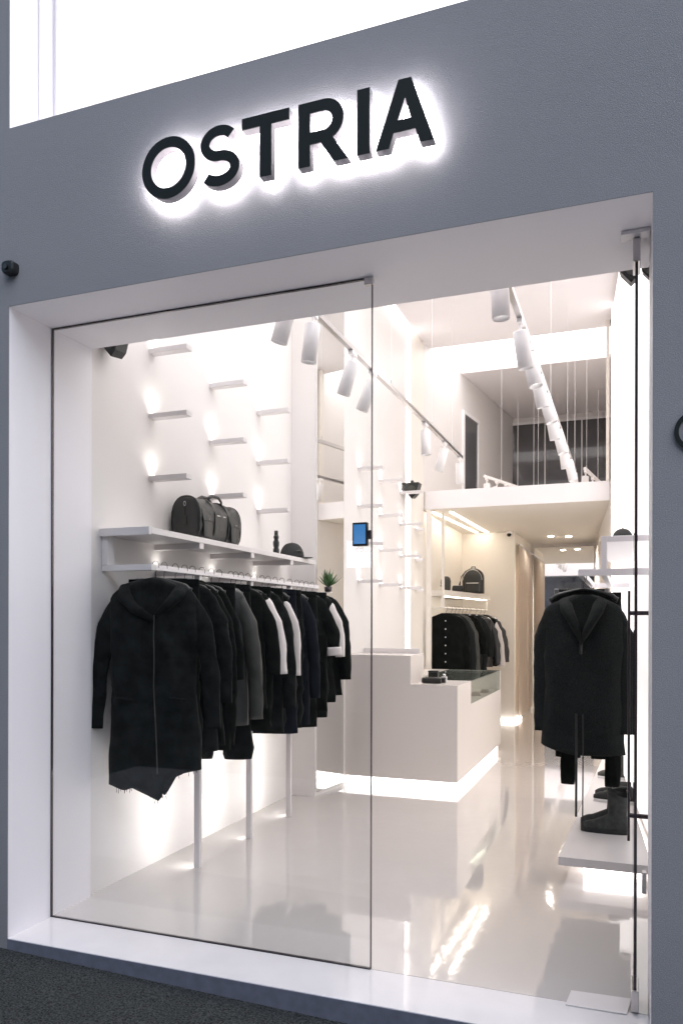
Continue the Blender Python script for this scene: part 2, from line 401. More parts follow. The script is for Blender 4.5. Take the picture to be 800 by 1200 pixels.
# neighbouring ring letter at the right edge
nx = .209
rg = empty('ring_letter', (nx, 0, 2.163-.062), 'black ring shaped letter on the grey wall right of the opening', 'sign')
extr('face', [ringpts(nx, 2.163,   .068, .068, 40), ringpts(nx, 2.163, .054, .054, 40)[::-1]], -.012, -.008, letterm, rg)
extr('return', [ringpts(nx, 2.163, .068, .068, 40), ringpts(nx, 2.163, .054, .054, 40)[::-1]], -.0078, -.001, blk, rg)
# small wall camera / bell left
bell = empty('wall_camera', (-2.742, 0, 3.145), 'small black rounded camera on the wall left of the sign', 'camera')
bm = nb(); rr = [[(-2.742 + ell(.034*s, .030*s, .6, 2*math.pi*k/24)[0], y, 3.176 + ell(.034*s, .030*s, .6, 2*math.pi*k/24)[1]) for k in range(24)] for y, s in ((0, 1), (-.035, 1), (-.045, .85))]
loft(bm, rr); bmesh.ops.recalc_face_normals(bm, faces=bm.faces); obj('body', bm, blk, bell)
obj('lens', tube(nb(), [(-2.742, -.044, 3.172), (-2.742, -.055, 3.172)], .012, 16), lens_blk, bell)
obj('mount', tube(nb(), [(-2.765, -.010, 3.178), (-2.79, -.010, 3.188)], .008, 10), blk, bell)

# ------------------------------------------------------------------ small lit wall shelves
proto = None
def wall_shelf(x, y, z, lab, L=.27, power=.75, grp='small lit shelves on the left wall', k=0):
    r = empty('wall_shelf', (x, y, z), lab, 'shelf', grp)
    obj('board', box(nb(), .001, L, -.02, .045, 0, .030), shelfm, r, local=True, bevel=.002)
    obj('lamp_lens', box(nb(), .006, .030, -.005, .03, .031, .034), leds, r, local=True)
    l = bpy.data.lights.new('shelf_lamp', 'SPOT'); l.energy = power; l.spot_size = R(150); l.spot_blend = 1; l.shadow_soft_size = .02; l.color = (1, .93, .86)
    lo = bpy.data.objects.new('shelf_lamp', l); COL.objects.link(lo); lo.parent = r; lo.location = (.042, .012, .046)
    lo.rotation_euler = (R(180), R(0), 0)
    return r
rows = ('lowest', 'middle', 'upper')
for ci, (cn, y) in enumerate((('nearest the window', 1.194), ('in the middle column', 1.928), ('beside the pilaster', 2.67))):
    for ri, z in enumerate((2.385, 2.770, 3.172)):
        wall_shelf(-2.79, y, z, f'{rows[ri]} small white lit shelf {cn} above the clothes rack')
rn = ('lowest', 'second from bottom', 'third from bottom', 'topmost')
for ci, (cn, y) in enumerate((('near the mirror', 4.283), ('in middle of the far wall', 4.98), ('close to the vertical light strip', 5.757))):
    for ri, z in enumerate((1.905, 2.272, 2.64, 3.01)):
        wall_shelf(-2.5, y, z, f'{rn[ri]} small lit shelf {cn} over the counter', .255, .6, 'small lit shelves over the counter')
for i, z in enumerate((1.905, 2.272, 2.64)):
    wall_shelf(-2.445, 6.25, z, f'{rn[i]} short lit shelf right of the vertical light strip', .10, .10, 'short shelves right of the light strip')

# ------------------------------------------------------------------ left clothes rack
rack = empty('clothes_rack', (-2.49, 1.2, 0), 'long white wall rack with top shelf, square rail and three posts', 'clothes rack')
XF = -2.462
obj('top_shelf', B(-2.789, XF, .725, 3.09, 1.996, 2.030), shelfm, rack, bevel=.002)
bm = nb(); box(bm, -2.789, -2.752, .722, .79, 1.83, 1.995); box(bm, -2.789, XF, .722, .765, 1.795, 1.829)
obj('bracket', bm, shelfm, rack, bevel=.002)
obj('front_lip', B(-2.789, XF, .700, .7245, 1.990, 2.033), shelfm, rack, bevel=.001)
obj('rail', B(XF-.034, XF, .766, 3.17, 1.797, 1.827), white, rack, bevel=.002)
for y in (1.242, 1.93, 2.60):
    obj('post', B(XF-.042, XF-.005, y, y+.03, 0, 1.796), shelfm, rack, bevel=.002)
    obj('brace', B(-2.789, XF-.002, y-.005, y+.045, 1.960, 1.9955), shelfm, rack, bevel=.002)
    obj('lower_brace', B(-2.789, XF-.036, y, y+.03, 1.797, 1.827), shelfm, rack, bevel=.002)
    obj('led_strip', B(XF-.0428, XF-.0415, y+.006, y+.024, .02, 1.75), ledp, rack)
    for zz_, en_ in ((1.85, .3), (.02, 1.3)):
        l = bpy.data.lights.new('rack_lamp', 'SPOT'); l.energy = en_; l.spot_size = R(150); l.spot_blend = 1; l.shadow_soft_size = .015; l.color = (1, .95, .90)
        lo = bpy.data.objects.new('rack_lamp', l); COL.objects.link(lo); lo.parent = rack; lo.location = Vector((-2.755 if zz_ > 1 else XF-.06, y+.015, zz_)) - rootloc(rack); lo.rotation_euler = (R(180), R(0 if zz_ > 1 else 25), 0)

# ------------------------------------------------------------------ garments
def fold(x, z, s, amp, k=38):
    return amp * (math.sin(k*x + s + 3*noise.noise(Vector((s, z*2, 0)))) * .5 + noise.noise(Vector((x*9, z*3.2, s)))*1.1 + .4*noise.noise(Vector((x*25, z*14, s))))
def body_bm(prof, s, amp=.012, n=40, hem=None, sub=34, p=.8, crossfold=0.0):
    """prof rows (z, half width, half depth) from the neck down; local, hung at z=0"""
    bm = nb(); rings = []; zt, zb = prof[0][0], prof[-1][0]
    for i in range(sub+1):
        t = i / sub; z = zt + (zb - zt) * (t**1.25)
        for a, b in zip(prof, prof[1:]):
            if b[0] <= z + 1e-9: break
        q = (z - a[0]) / (b[0] - a[0]) if b[0] != a[0] else 0
        q = max(0, min(1, q)); wd = a[1] + (b[1]-a[1])*q; dp = a[2] + (b[2]-a[2])*q
        am = amp * min(1, (zt - z) * 3 + .1); ring = []
        for k in range(n):
            an = 2*math.pi*k/n; x, y = ell(wd, dp, p, an)
            f = fold(x + (0 if y < 0 else 1.7), z, s, am) + am*.8*noise.noise(Vector((x*5+z*4, z*9, s+7)))
            y += f * (1 if y < 0 else -1) * -1
            x *= 1 + .06 * noise.noise(Vector((s, z*5, 1 if x > 0 else 0)))
            zz = z
            if hem: zz = zt + (z - zt) * ((hem(x) - zt) / (zb - zt)) if t > .55 else z
            if hem and t > .55:
                bl = (t - .55) / .45; zz = z + (hem(x) - zb) * bl
            if i == sub: zz += .006 * noise.noise(Vector((x*30, s, 0)))
            y += crossfold * math.sin(z*42) * (1 if y < 0 else -1)
            ring.append((x, y, zz))
        rings.append(ring)
    loft(bm, rings, cap=False)
    vs = list(bm.verts)[-n:]
    try: bm.faces.new(vs)
    except ValueError: pass
    bmesh.ops.recalc_face_normals(bm, faces=bm.faces)
    return bm
def sleeve_bm(side, pts, rad, s, flat=.52, n=18, sub=26, amp=.010, puff=0):
    bm = nb(); rings = []; P = [Vector((side*a, b, c)) for a, b, c in pts]; m = len(P) - 1
    C = []
    for i in range(sub+1):
        t = i/sub*m; k = min(int(t), m-1); f = t-k; f2 = f*f*(3-2*f)*.4 + f*.6
        C.append((P[k].lerp(P[k+1], f2), rad[k] + (rad[k+1]-rad[k])*f))
    for i, (c, r_) in enumerate(C):
        d = C[min(i+1, sub)][0] - C[max(i-1, 0)][0]; sx, u = frame(d, (0, 1, 0)); ring = []
        for k in range(n):
            a = 2*math.pi*k/n
            rr = r_ * (1 + (.16+amp*5)*noise.noise(Vector((math.cos(a)*1.3, math.sin(a)*1.3, c.z*11 + s*5))) + puff*abs(math.sin(i*.62)))
            ring.append(c + sx*rr*math.cos(a) + u*rr*flat*math.sin(a))
        rings.append(ring)
    loft(bm, rings); bmesh.ops.recalc_face_normals(bm, faces=bm.faces)
    return bm
def top(name, L=.68, hw=.235, hd=.038, m=cloth, slm=None, slen=.55, s=1., hem=None, parts=None, out=.055, puff=0, amp=.016, cuff=None, nn=40):
    r = empty(name, (0, 0, 0))
    prof = [(.0, .062, hd*.7), (-.012, .09, hd*.8), (-.035, .15, hd*.85), (-.062, hw*.86, hd*.8), (-.10, hw*.97, hd*.9), (-.2, hw, hd*1.1),
            (-.45*L-.1, hw*.97, hd*1.1), (-L*.8, hw*1.03, hd*1.05), (-L, hw*1.06, hd*.9)]
    obj('body', body_bm(prof, s, amp=amp, hem=hem, n=nn, crossfold=.006 if puff else 0), m, r, local=True, smooth=True)
    if slen:
        for sd in (-1, 1):
            pts = [(hw-.085, 0, -.095), (hw-.045, -.002, -.125), (hw+out*.25, -.004, -.26), (hw+out*.8, .0, -.10-slen*.6), (hw+out, -.01, -.10-slen)]
            so = obj('sleeve', sleeve_bm(sd, pts, [.026, .046, .056, .050, .042], s+sd, puff=puff), slm or m, r, local=True, smooth=True)
            if m is denim or m is navy:
                sp = [(sd*(pts[j][0] + rr_*.98), pts[j][1]-.006, pts[j][2]) for j, rr_ in ((2, .054), (3, .048), (4, .040))]
                obj('seam', tube(nb(), sp, .0016, 5), greylea, so, local=True)
            if cuff:
                pe = pts[-1]; d = obj('cuff', sleeve_bm(sd, [(pe[0]-.003, pe[1], pe[2]+.055), (pe[0]+.001, pe[1], pe[2]-.012)], [.056, .055], s, sub=4), cuff, so, local=True, smooth=True)
    return r
def trousers(L=1.0, s=1., m=cloth, w_=.205, lo=.5, lr=1.):
    r = empty('trousers', (0, 0, 0))
    obj('waistband', body_bm([(0, w_, .022), (-.045, w_*1.01, .024)], s, amp=.002, sub=3), m, r, local=True, smooth=True)
    obj('seat', body_bm([(-.04, w_, .026), (-.30, w_*1.1, .036)], s, amp=.006, sub=12), m, r, local=True, smooth=True)
    for sd in (-1, 1):
        obj('leg', sleeve_bm(sd, [(w_*lo, 0, -.22), (w_*(lo+.06), .0, -.5), (w_*(lo+.12), 0, -L)], [w_*.58, w_*.50*lr, w_*.44*lr], s+sd, flat=.34, amp=.02), m, r, local=True, smooth=True)
    return r
def hanger(kind='shoulder'):
    r = empty('clothes_hanger', (0, 0, 0))
    pts = [(0, 0, -.075), (0, 0, -.03)] + [(.019*math.sin(R(a)), 0, .003+.019*-math.cos(R(a))) for a in range(0, 271, 22)]
    pts = [(0, 0, -.075), (.0, 0, -.045)] + [(-.018*math.cos(R(a)), 0, -.006+.0 + .018*math.sin(R(a))) for a in range(-75, 181, 17)][::-1][::-1]
    pts = [(0, 0, -.075), (0, 0, -.04), (.010, 0, -.030), (.0185, 0, -.014), (.018, 0, .004), (.010, 0, .018), (-.003, 0, .021), (-.014, 0, .014), (-.018, 0, .002)]
    obj('hook', tube(nb(), pts, .0018, 6), darkm, r, local=True, smooth=True)
    if kind == 'shoulder':
        bm = nb(); arc = [(x, 0, -.078 - .055*(abs(x)/.2)**1.35 - (.012 if abs(x) > .18 else 0)) for x in [(-.2 + .4*i/24) for i in range(25)]]
        tube(bm, arc, [.007 + .006*(abs(p[0])/.2) for p in arc], 8, flat=1.3)
        obj('shoulders', bm, blk, r, local=True, smooth=True)
    else:
        obj('bar', box(nb(), -.165, .165, -.006, .006, -.090, -.072), blk, r, local=True, bevel=.002)
        for x in (-.15, .15):
            obj('clip', box(nb(), x-.013, x+.013, -.012, .012, -.112, -.070), metal, r, local=True, bevel=.002)
    return r

GH = 'clothes hangers on the left rail'
hs_proto = hanger('shoulder'); hc_proto = hanger('clip'); used = {'s': 0, 'c': 0}
def put_hanger(kind, x, y, z, yaw, lab, grp):
    p = hs_proto if kind == 's' else hc_proto
    r = p if not used[kind] else cp(p); used[kind] = 1
    r.location = (x, y, z); r.rotation_euler = (0, 0, yaw); tag(r, lab, 'hanger', grp); return r
def hlab(k, lab):
    ws = ('clip hanger of the ' if k == 'c' else 'hanger of the ') + lab
    return ' '.join(ws.split()[:16])
def put(r, x, y, z, yaw, lab, cat, grp=None, sc_=1):
    r.location = (x, y, z); r.rotation_euler = (0, 0, yaw); tag(r, lab, cat, grp); r.scale = (sc_, 1, 1); return r

RX, RZ = XF-.017, 1.829
# front hooded coat with a raw asymmetric hem
def coat_hem(x):
    if x < .05: return -1.165 - .012*math.sin(x*31) - .075*max(0, (x+.12)/.17)**2
    if x < .075: return -1.24 + (x-.05)/.025*.135
    return -1.105 + .03*x/.25
coat = top('hooded_coat', L=1.20, hw=.245, hd=.085, m=denim, slen=.74, s=3.3, hem=coat_hem, out=.085, amp=.018, nn=110)
hb = [(.03, -.090, -.20), (.085, -.100, -.155), (.135, -.085, -.10), (.150, -.03, -.055), (.11, .045, -.035), (0, .075, -.035),
      (-.11, .045, -.035), (-.155, -.03, -.055), (-.145, -.085, -.10), (-.09, -.100, -.165), (.01, -.09, -.225)]
o = obj('hood', tube(nb(), hb, [.018, .032, .040, .040, .036, .034, .036, .040, .042, .036, .018], 16, flat=.8), denim, coat, local=True, smooth=True)
zp = [(.02, -.100, -.20), (.018, -.1035, -.32), (.022, -.105, -.45), (.02, -.107, -.6), (.028, -.108, -.75), (.036, -.106, -.92), (.04, -.102, -1.08)]
obj('zip', tube(nb(), zp, .0035, 6), greylea, coat, local=True)
bm = nb()
for i in range(70):
    x = random.uniform(-.25, .25); z = coat_hem(x); y = random.choice((-1, 1)) * .07 * math.sqrt(max(0, 1 - (x/.27)**2))
    tube(bm, [(x, y, z+.01), (x+random.uniform(-.008, .008), y, z-random.uniform(.006, .03))], .0012, 4)
obj('frayed_hem', bm, denim, coat, local=True)
for x in (-.14, .15):
    obj('pocket_flap', tube(nb(), [(x-.05, -.098, -.66), (x+.05, -.1, -.67)], .006, 6), denim, coat, local=True)
put(coat, RX, .785, 1.745, R(20), 'long black hooded coat with zip and frayed uneven hem at the front of the rail', 'coat'); coat.scale.z = .985
put_hanger('s', RX, .79, RZ+.0, R(20), 'black shoulder hanger holding the frayed hooded coat', GH)
tr_p = {}
def tr(m, s, L): return trousers(L, s, m)
left = [
 # y, kind, args, label, category
 (.87, 'c', dict(m=cloth, L=.98), 'black trousers clipped right behind the frayed hooded coat', 'trousers'),
 (.985, 's', dict(L=1.0, m=denim, slen=.62, hd=.05), 'black jacket with seamed sleeve, second from the window', 'jacket'),
 (1.085, 's', dict(L=.98, m=cloth, slen=.58), 'black top between two dark jackets near the front of the left rail', 'top'),
 (1.175, 's', dict(L=1.02, m=cloth, slen=.50), 'long black sweatshirt just before the grey sleeved jacket', 'sweatshirt'),
 (1.285, 'c', dict(m=cloth, L=1.0), 'black trousers clipped just before the grey sleeved jacket', 'trousers'),
 (1.40, 's', dict(L=.90, m=leather, slm=greylea, slen=.76, hd=.05, out=.075), 'black jacket with worn grey leather sleeves', 'jacket'),
 (1.50, 'c', dict(m=denim, L=1.12), 'long black trousers reaching lowest, behind the grey sleeved jacket', 'trousers'),
 (1.655, 's', dict(L=.82, m=cloth, slen=.5, out=.06), 'black top just before the white edged cardigan', 'top'),
 (1.72, 's', dict(L=.60, m=cloth, slm=whitec, slen=.50, out=.06), 'black top whose white sleeve ends above the middle post', 'top'),
 (1.80, 'c', dict(m=cloth, L=.95), 'black trousers just behind the top with the thin white sleeve', 'trousers'),
 (1.90, 's', dict(L=1.0, m=denim, slen=.74), 'long black coat with seamed sleeve in the middle of the left rail', 'coat'),
 (2.00, 'c', dict(m=denim, L=1.02), 'black trousers before the broad white sleeve', 'trousers'),
 (2.12, 's', dict(L=.66, m=cloth, slm=whitec, slen=.53, out=.05), 'black top with a broad white sleeve in the middle of the rail', 'top'),
 (2.22, 'c', dict(m=navy, L=1.05), 'dark navy trousers clipped behind the broad white sleeve', 'trousers'),
 (2.34, 'c', dict(m=denim, L=1.02), 'black jeans hanging before the snap button jacket', 'trousers'),
 (2.46, 's', dict(L=1.02, m=navy, slen=.72, hd=.055, out=.06), 'dark blue black jacket with small snap buttons', 'jacket'),
 (2.60, 'c', dict(m=cloth, L=1.05), 'black trousers behind the snap button jacket', 'trousers'),
 (2.74, 's', dict(L=.95, m=cloth, slen=.40, cuff=whitec, out=.06), 'black top with short sleeve ending in a white cuff', 'top'),
 (2.84, 'c', dict(m=denim, L=1.0), 'black trousers between the white cuffed top and the white sleeve', 'trousers'),
 (2.93, 's', dict(L=.9, m=cloth, slm=whitec, slen=.43, out=.05), 'black top with white sleeve second from the mirror', 'top'),
 (3.06, 's', dict(L=.85, m=cloth, slen=.62, out=.05), 'black top with long sleeve nearest the mirror', 'top'),
]
for i, (y, k, a, lab, cat) in enumerate(left):
    yaw = R(15 + random.uniform(-9, 8))
    a = dict(a)
    if k == 's':
        g_ = top({'top': 'knit_shirt'}.get(cat, cat), s=i*1.7, **a)
        put(g_, RX, y, 1.763, yaw, lab, cat, None, random.uniform(.88, 1.04))
    else:
        g_ = tr(a['m'], i*1.3, a['L']); put(g_, RX, y, 1.752, yaw, lab, cat)
    if 'snap' in lab and cat == 'jacket':
        for bx, bz in ((.10, -.12), (.155, -.14), (.07, -.30)):
            obj('snap_button', lathe(nb(), [(.007, 0), (.005, .003), (.001, .004)], (0, 0, 0), 10), chrome, g_, local=True)
            g_.children[-1].matrix_local = Matrix.Translation((bx, -.072, bz)) @ Matrix.Rotation(R(90), 4, 'X')
    put_hanger(k, RX, y+.004, RZ, yaw, hlab(k, lab), GH)

# ------------------------------------------------------------------ duffel bag on the top shelf
bag = empty('duffel_bag', (-2.62, 1.55, 2.059), 'black leather duffel bag with flap pockets on the top shelf', 'bag')
def bag_section(y, s=1.0, n=44):
    pts = []
    for k in range(n):
        a = 2*math.pi*k/n; x, z = ell(.145*s, (.135 - .022*abs((y-1.56)/.28)**2*0 )*s, .62 if math.sin(a) < 0 else .85, a); q_ = noise.noise(Vector((y*16, a*1.5, 1)))*.012 if 1.32 < y < 1.82 else 0; x += q_*math.cos(a); z += q_*math.sin(a)
        x += .004*noise.noise(Vector((x*20, y*14, z*20))); 
        pts.append((-2.62 + x, y, 2.062 + .135 + z + .006*noise.noise(Vector((y*13, a*2, 3)))))
    return pts
ys = [1.285, 1.287, 1.292, 1.30] + [1.33 + .03*i for i in range(17)] + [1.83, 1.838, 1.842]
ss = [.80, .92, .975, 1.0] + [1.0 + .02*math.sin(i*1.9) for i in range(17)] + [.985, .95, .85]
bm = nb(); loft(bm, [bag_section(y, s_) for y, s_ in zip(ys, ss)]); bmesh.ops.recalc_face_normals(bm, faces=bm.faces)
obj('body', bm, leather, bag, smooth=True)
def arc_on(y, d=0., a0=-5, a1=185, n=22):
    out = []
    for i in range(n):
        a = R(a0 + (a1-a0)*i/(n-1)); x, z = ell(.147+d, .137+d, .85 if math.sin(a) > 0 else .62, a); out.append((-2.62+x, y, 2.197+z))
    return out
for y in (1.293, 1.835): obj('piping', tube(nb(), arc_on(y, 0, -60, 240, 40), .005, 6), leather, bag)
for y in (1.47, 1.655): obj('strap', tube(nb(), arc_on(y, .001, -50, 230, 40), .013, 8, flat=.5), leather, bag, smooth=True)
for x in (-2.55, -2.66):
    obj('handle', tube(nb(), [(x, 1.47, 2.30), (x+.008, 1.48, 2.345), (x+.012, 1.52, 2.362), (x+.012, 1.60, 2.364), (x+.008, 1.645, 2.342), (x, 1.655, 2.30)], .010, 8), leather, bag, smooth=True)
for y0, y1 in ((1.33, 1.44), (1.69, 1.80)):
    bm = nb(); loft(bm, [[(-2.480, y0, 2.08), (-2.476, y0, 2.20), (-2.467, y0, 2.20), (-2.463, y0, 2.085)], [(-2.480, (y0+y1)/2, 2.078), (-2.476, (y0+y1)/2, 2.20), (-2.460, (y0+y1)/2, 2.20), (-2.455, (y0+y1)/2, 2.082)], [(-2.480, y1, 2.08), (-2.476, y1, 2.20), (-2.467, y1, 2.20), (-2.463, y1, 2.085)]])
    bmesh.ops.recalc_face_normals(bm, faces=bm.faces); pk = obj('pocket', bm, leather, bag, bevel=.006, smooth=True)
    bm = nb(); loft(bm, [[(-2.50, y, 2.255), (-2.487, y, 2.262), (-2.458+dx*.5, y, 2.185), (-2.466+dx*.5, y, 2.18)] for y, dx in ((y0-.008, -.006), ((y0+y1)/2, .010), (y1+.008, -.006))])
    bmesh.ops.recalc_face_normals(bm, faces=bm.faces); obj('flap', bm, leather, pk, bevel=.004)
    obj('snap', lathe(nb(), [(.006, 0), (.006, .004)], (-2.456, (y0+y1)/2, 2.195), 10), metal, pk)
obj('zip', tube(nb(), [(-2.477, 1.51, 2.235), (-2.476, 1.62, 2.236)], .004, 6), metal, bag)
ringp = [(-2.62+.011*math.cos(R(a)), 1.277, 2.285+.013*math.sin(R(a))) for a in range(0, 361, 24)]
obj('ring', tube(nb(), ringp, .0025, 6, cap=False), metal, bag)
obj('luggage_tag', B(-2.640, -2.600, 1.276, 1.281, 2.155, 2.215), leather, bag, bevel=.003)
obj('tag_strap', tube(nb(), [(-2.62, 1.278, 2.215), (-2.62, 1.278, 2.275)], .003, 6), leather, bag)
# bottle and cap on the top shelf
t = empty('ribbed_bottle', (-2.50, 2.405, 2.059), 'black ribbed bottle standing alone on the top shelf', 'bottle')
obj('body', lathe(nb(), [(.020, 0), (.024, .006), (.024, .03), (.018, .045), (.023, .062), (.024, .085), (.015, .105), (.020, .118), (.020, .132), (.013, .142)], (-2.5, 2.405, 2.059)), blk, t, smooth=True)
obj('stopper', lathe(nb(), [(.014, .142), (.015, .145), (.015, .170), (.012, .173)], (-2.5, 2.405, 2.059)), leather, t, smooth=True)
def cap(loc, yaw, lab, m=canvasblk, s=1):
    r = empty('baseball_cap', loc, lab, 'cap', rz=yaw); bm = nb(); rings = []
    for i in range(9):
        a = R(i*11.2); rings.append([(.095*s*math.cos(a)**.8*math.cos(b), .085*s*math.cos(a)**.8*math.sin(b), .118*s*math.sin(a)) for b in [2*math.pi*k/28 for k in range(28)]])
    loft(bm, rings); bmesh.ops.recalc_face_normals(bm, faces=bm.faces); obj('crown', bm, m, r, local=True, smooth=True)
    bm = nb(); n = 14; up_, lo = [], []
    inner = [(.090*s*math.cos(R(-68+136*i/n)), .080*s*math.sin(R(-68+136*i/n))) for i in range(n+1)]
    outer = [(.090*s*math.cos(R(-68+136*i/n)) + .075*s*math.cos(R(-90+180*i/n)), .080*s*math.sin(R(-68+136*i/n))*1.02) for i in range(n+1)]
    f = lambda p, q: (p[0], p[1], .012 - .012*(p[1]/.08)**2 - q)
    vt = [[bm.verts.new(f(p, 0)) for p in inner], [bm.verts.new(f(p, .0)) for p in outer]]
    vb = [[bm.verts.new(f(p, .004)) for p in inner], [bm.verts.new(f(p, .004)) for p in outer]]
    for i in range(n):
        bm.faces.new((vt[0][i], vt[0][i+1], vt[1][i+1], vt[1][i])); bm.faces.new((vb[1][i], vb[1][i+1], vb[0][i+1], vb[0][i])); bm.faces.new((vt[1][i], vt[1][i+1], vb[1][i+1], vb[1][i]))
    obj('brim', bm, m, r, local=True, smooth=True)
    obj('button', lathe(nb(), [(.006, 0), (.005, .004), (.001, .006)], (0, 0, .117*s), 10), m, r, local=True)
    return r
c1 = cap((-2.56, 2.83, 2.060), R(35), 'black baseball cap at the far end of the top shelf', s=1.05)
bm = nb(); tube(bm, [(.02, -.088, .052), (.045, -.082, .058), (.07, -.066, .05)], .006, 6); obj('embroidery', bm, greylea, c1, local=True)
for q in (bag, t, c1): q.location.z -= .028
bag.scale = (.72, 1.0, 1.04); bag.location.x = -2.655; bag.location.y = 1.645
# succulent near the mirror
pl = empty('potted_succulent', (-2.43, 3.30, 1.80), 'green spiky succulent in a dark pot beside the mirror', 'potted plant')
obj('pot', lathe(nb(), [(.022, 0), (.030, .01), (.034, .045), (.028, .045)], (-2.43, 3.30, 1.775)), darkm, pl, smooth=True)
bm = nb()
for i in range(34):
    a = i*2.4; el = R(25 + 55*(i/34)); L_ = random.uniform(.09, .15); d = Vector((math.cos(a)*math.cos(el), math.sin(a)*math.cos(el), math.sin(el)))
    c = Vector((-2.43, 3.30, 1.818)); tube(bm, [c, c + d*L_*.5 + Vector((0, 0, .005)), c + d*L_ + Vector((0, 0, .02))], [.006, .011, .001], 5, flat=.4)
obj('leaves', bm, plantm, pl, smooth=True)
obj('stand', B(-2.46, -2.40, 3.27, 3.33, 1.768, 1.7745), shelfm, pl); obj('bracket', B(-2.562, -2.46, 3.29, 3.31, 1.768, 1.7745), shelfm, pl)

# ------------------------------------------------------------------ blue tablet on the glass edge
tb = empty('wall_keypad', (-1.09, .27, 1.83), 'small dark framed screen glowing blue at the edge of the glass pane', 'screen')
obj('housing', B(-1.128, -1.060, .262, .284, 1.838, 1.940), blk, tb, bevel=.003)
obj('screen', B(-1.121, -1.067, .2600, .2618, 1.847, 1.931), screen, tb)
obj('bracket', B(-1.059, -1.044, .27, .2925, 1.868, 1.906), darkm, tb, bevel=.002)

# ------------------------------------------------------------------ counter
ct = empty('sales_counter', (-1.95, 5.1, 0), 'white block sales counter with glowing base and glass showcase', 'counter')
CX0, CX1, CY0, CY1 = -2.498, -1.438, 3.93, 6.40
bm = nb(); box(bm, CX0, -1.8702, CY0, 4.42, .085, 1.214); box(bm, CX0, -1.8702, 4.4202, 4.56, .085, .953); box(bm, -1.870, CX1, CY0, 4.56, .085, .953); box(bm, CX0, CX1, 4.5602, CY1, .085, .73); obj('body', bm, counterm, ct)
bm = nb(); box(bm, CX0, -2.05, 4.561, CY1, .731, .953); box(bm, -2.049, CX1, 6.36, CY1, .731, .953)
obj('top', bm, counterm, ct)
obj('back_ledge', B(CX0, -1.93, 4.47, 4.52, .954, 1.262), shelfm, ct, bevel=.002)
obj('led_base', B(CX0+.01, CX1-.03, CY0+.03, CY1-.03, .002, .084), ledb, ct)
sh = obj('showcase', B(-2.04, CX1, 4.555, 6.398, .946, .956), greenglass, ct)
obj('side_pane', B(CX1-.008, CX1-.001, 4.562, 6.358, .732, .945), greenglass, sh)
def bracelets(x, y, z, n, lab):
    r = empty('bracelet_roll', (x, y, z), lab, 'jewellery')
    obj('roll', tube(nb(), [(x, y, z+.028), (x+n*.012, y, z+.028)], .021, 14), blk, r)
    for i in range(n):
        p = [(x+.006+i*.012, y + .024*math.cos(R(a)), z+.029 + .024*math.sin(R(a))) for a in range(0, 361, 30)]
        obj('bracelet', tube(nb(), p, .0042, 6, cap=False), leather if i % 3 else darkm, r)
    return r
bracelets(-1.80, 4.08, .954, 15, 'roll of black beaded bracelets nearest the counter front')
bracelets(-1.79, 4.16, .954, 16, 'roll of black bracelets just behind the front roll on the counter')
t = empty('gift_box', (-1.74, 4.27, .954), 'small matt black box standing behind the bracelets', 'box')
obj('box_body', B(-1.785, -1.695, 4.25, 4.31, .954, 1.045), blk, t, bevel=.002); obj('lid', B(-1.787, -1.693, 4.248, 4.312, 1.046, 1.062), blk, t, bevel=.002)
t = empty('perfume_bottle', (-1.63, 4.25, .954), 'clear square perfume bottle with cap on the counter', 'bottle')
obj('flask', B(-1.66, -1.605, 4.235, 4.265, .955, 1.01), mat('flask_glass', (.7, .7, .7), .05, .3), t, bevel=.006)
obj('stopper', lathe(nb(), [(.010, 0), (.014, .004), (.014, .02), (.010, .024)], (-1.632, 4.25, 1.011)), chrome, t, smooth=True)
for i, (x, y) in enumerate(((-1.55, 4.78), (-1.62, 5.05), (-1.55, 5.4), (-1.52, 5.8))):
    t = empty('folded_belt' if i % 2 else 'bracelet_stand', (x, y, .731), ('coiled dark belt inside the showcase, ' if i % 2 else 'dark bracelets inside the showcase, ') + ('nearest its front', 'second from its front', 'third from its front', 'nearest its rear')[i], 'accessory')
    for j in range(3):
        p = [(x + (.05-.008*j)*math.cos(R(a)), y + .04*math.sin(R(a)), .741 + .014*j) for a in range(0, 361, 24)]
        obj('loop', tube(nb(), p, .008, 6, cap=False), greylea if i % 2 else leather, t)

# ------------------------------------------------------------------ niche behind the counter: shelf, rail, clothes
nr = empty('niche_rack', (-2.2, 7.8, 1.6), 'beige shelf and rail hung on thin posts in the lit niche', 'clothes rack')
obj('shelf', prism(nb(), [(-2.44, 6.82), (-2.21, 6.82), (-1.96, 8.75), (-2.46, 8.75)], 1.865, 1.94), beige, nr)
obj('led_strip', prism(nb(), [(-2.25, 6.95), (-2.225, 6.95), (-2.0, 8.65), (-2.03, 8.65)], 1.856, 1.8645), ledn, nr)
obj('post', B(-2.25, -2.215, 6.795, 6.818, 1.70, 2.92), beige, nr)
obj('rail', tube(nb(), [(-2.232, 6.81, 1.71), (-2.01, 8.72, 1.71)], .014, 10), beige, nr)
obj('rail_arm', B(-2.44, -2.24, 6.80, 6.82, 1.70, 1.72), beige, nr)
obj('end_bracket', B(-2.02, -2.0, 8.72, 8.74, 1.70, 1.864), beige, nr)
def nrail(t): return (-2.232 + .222*t, 6.81 + 1.91*t)
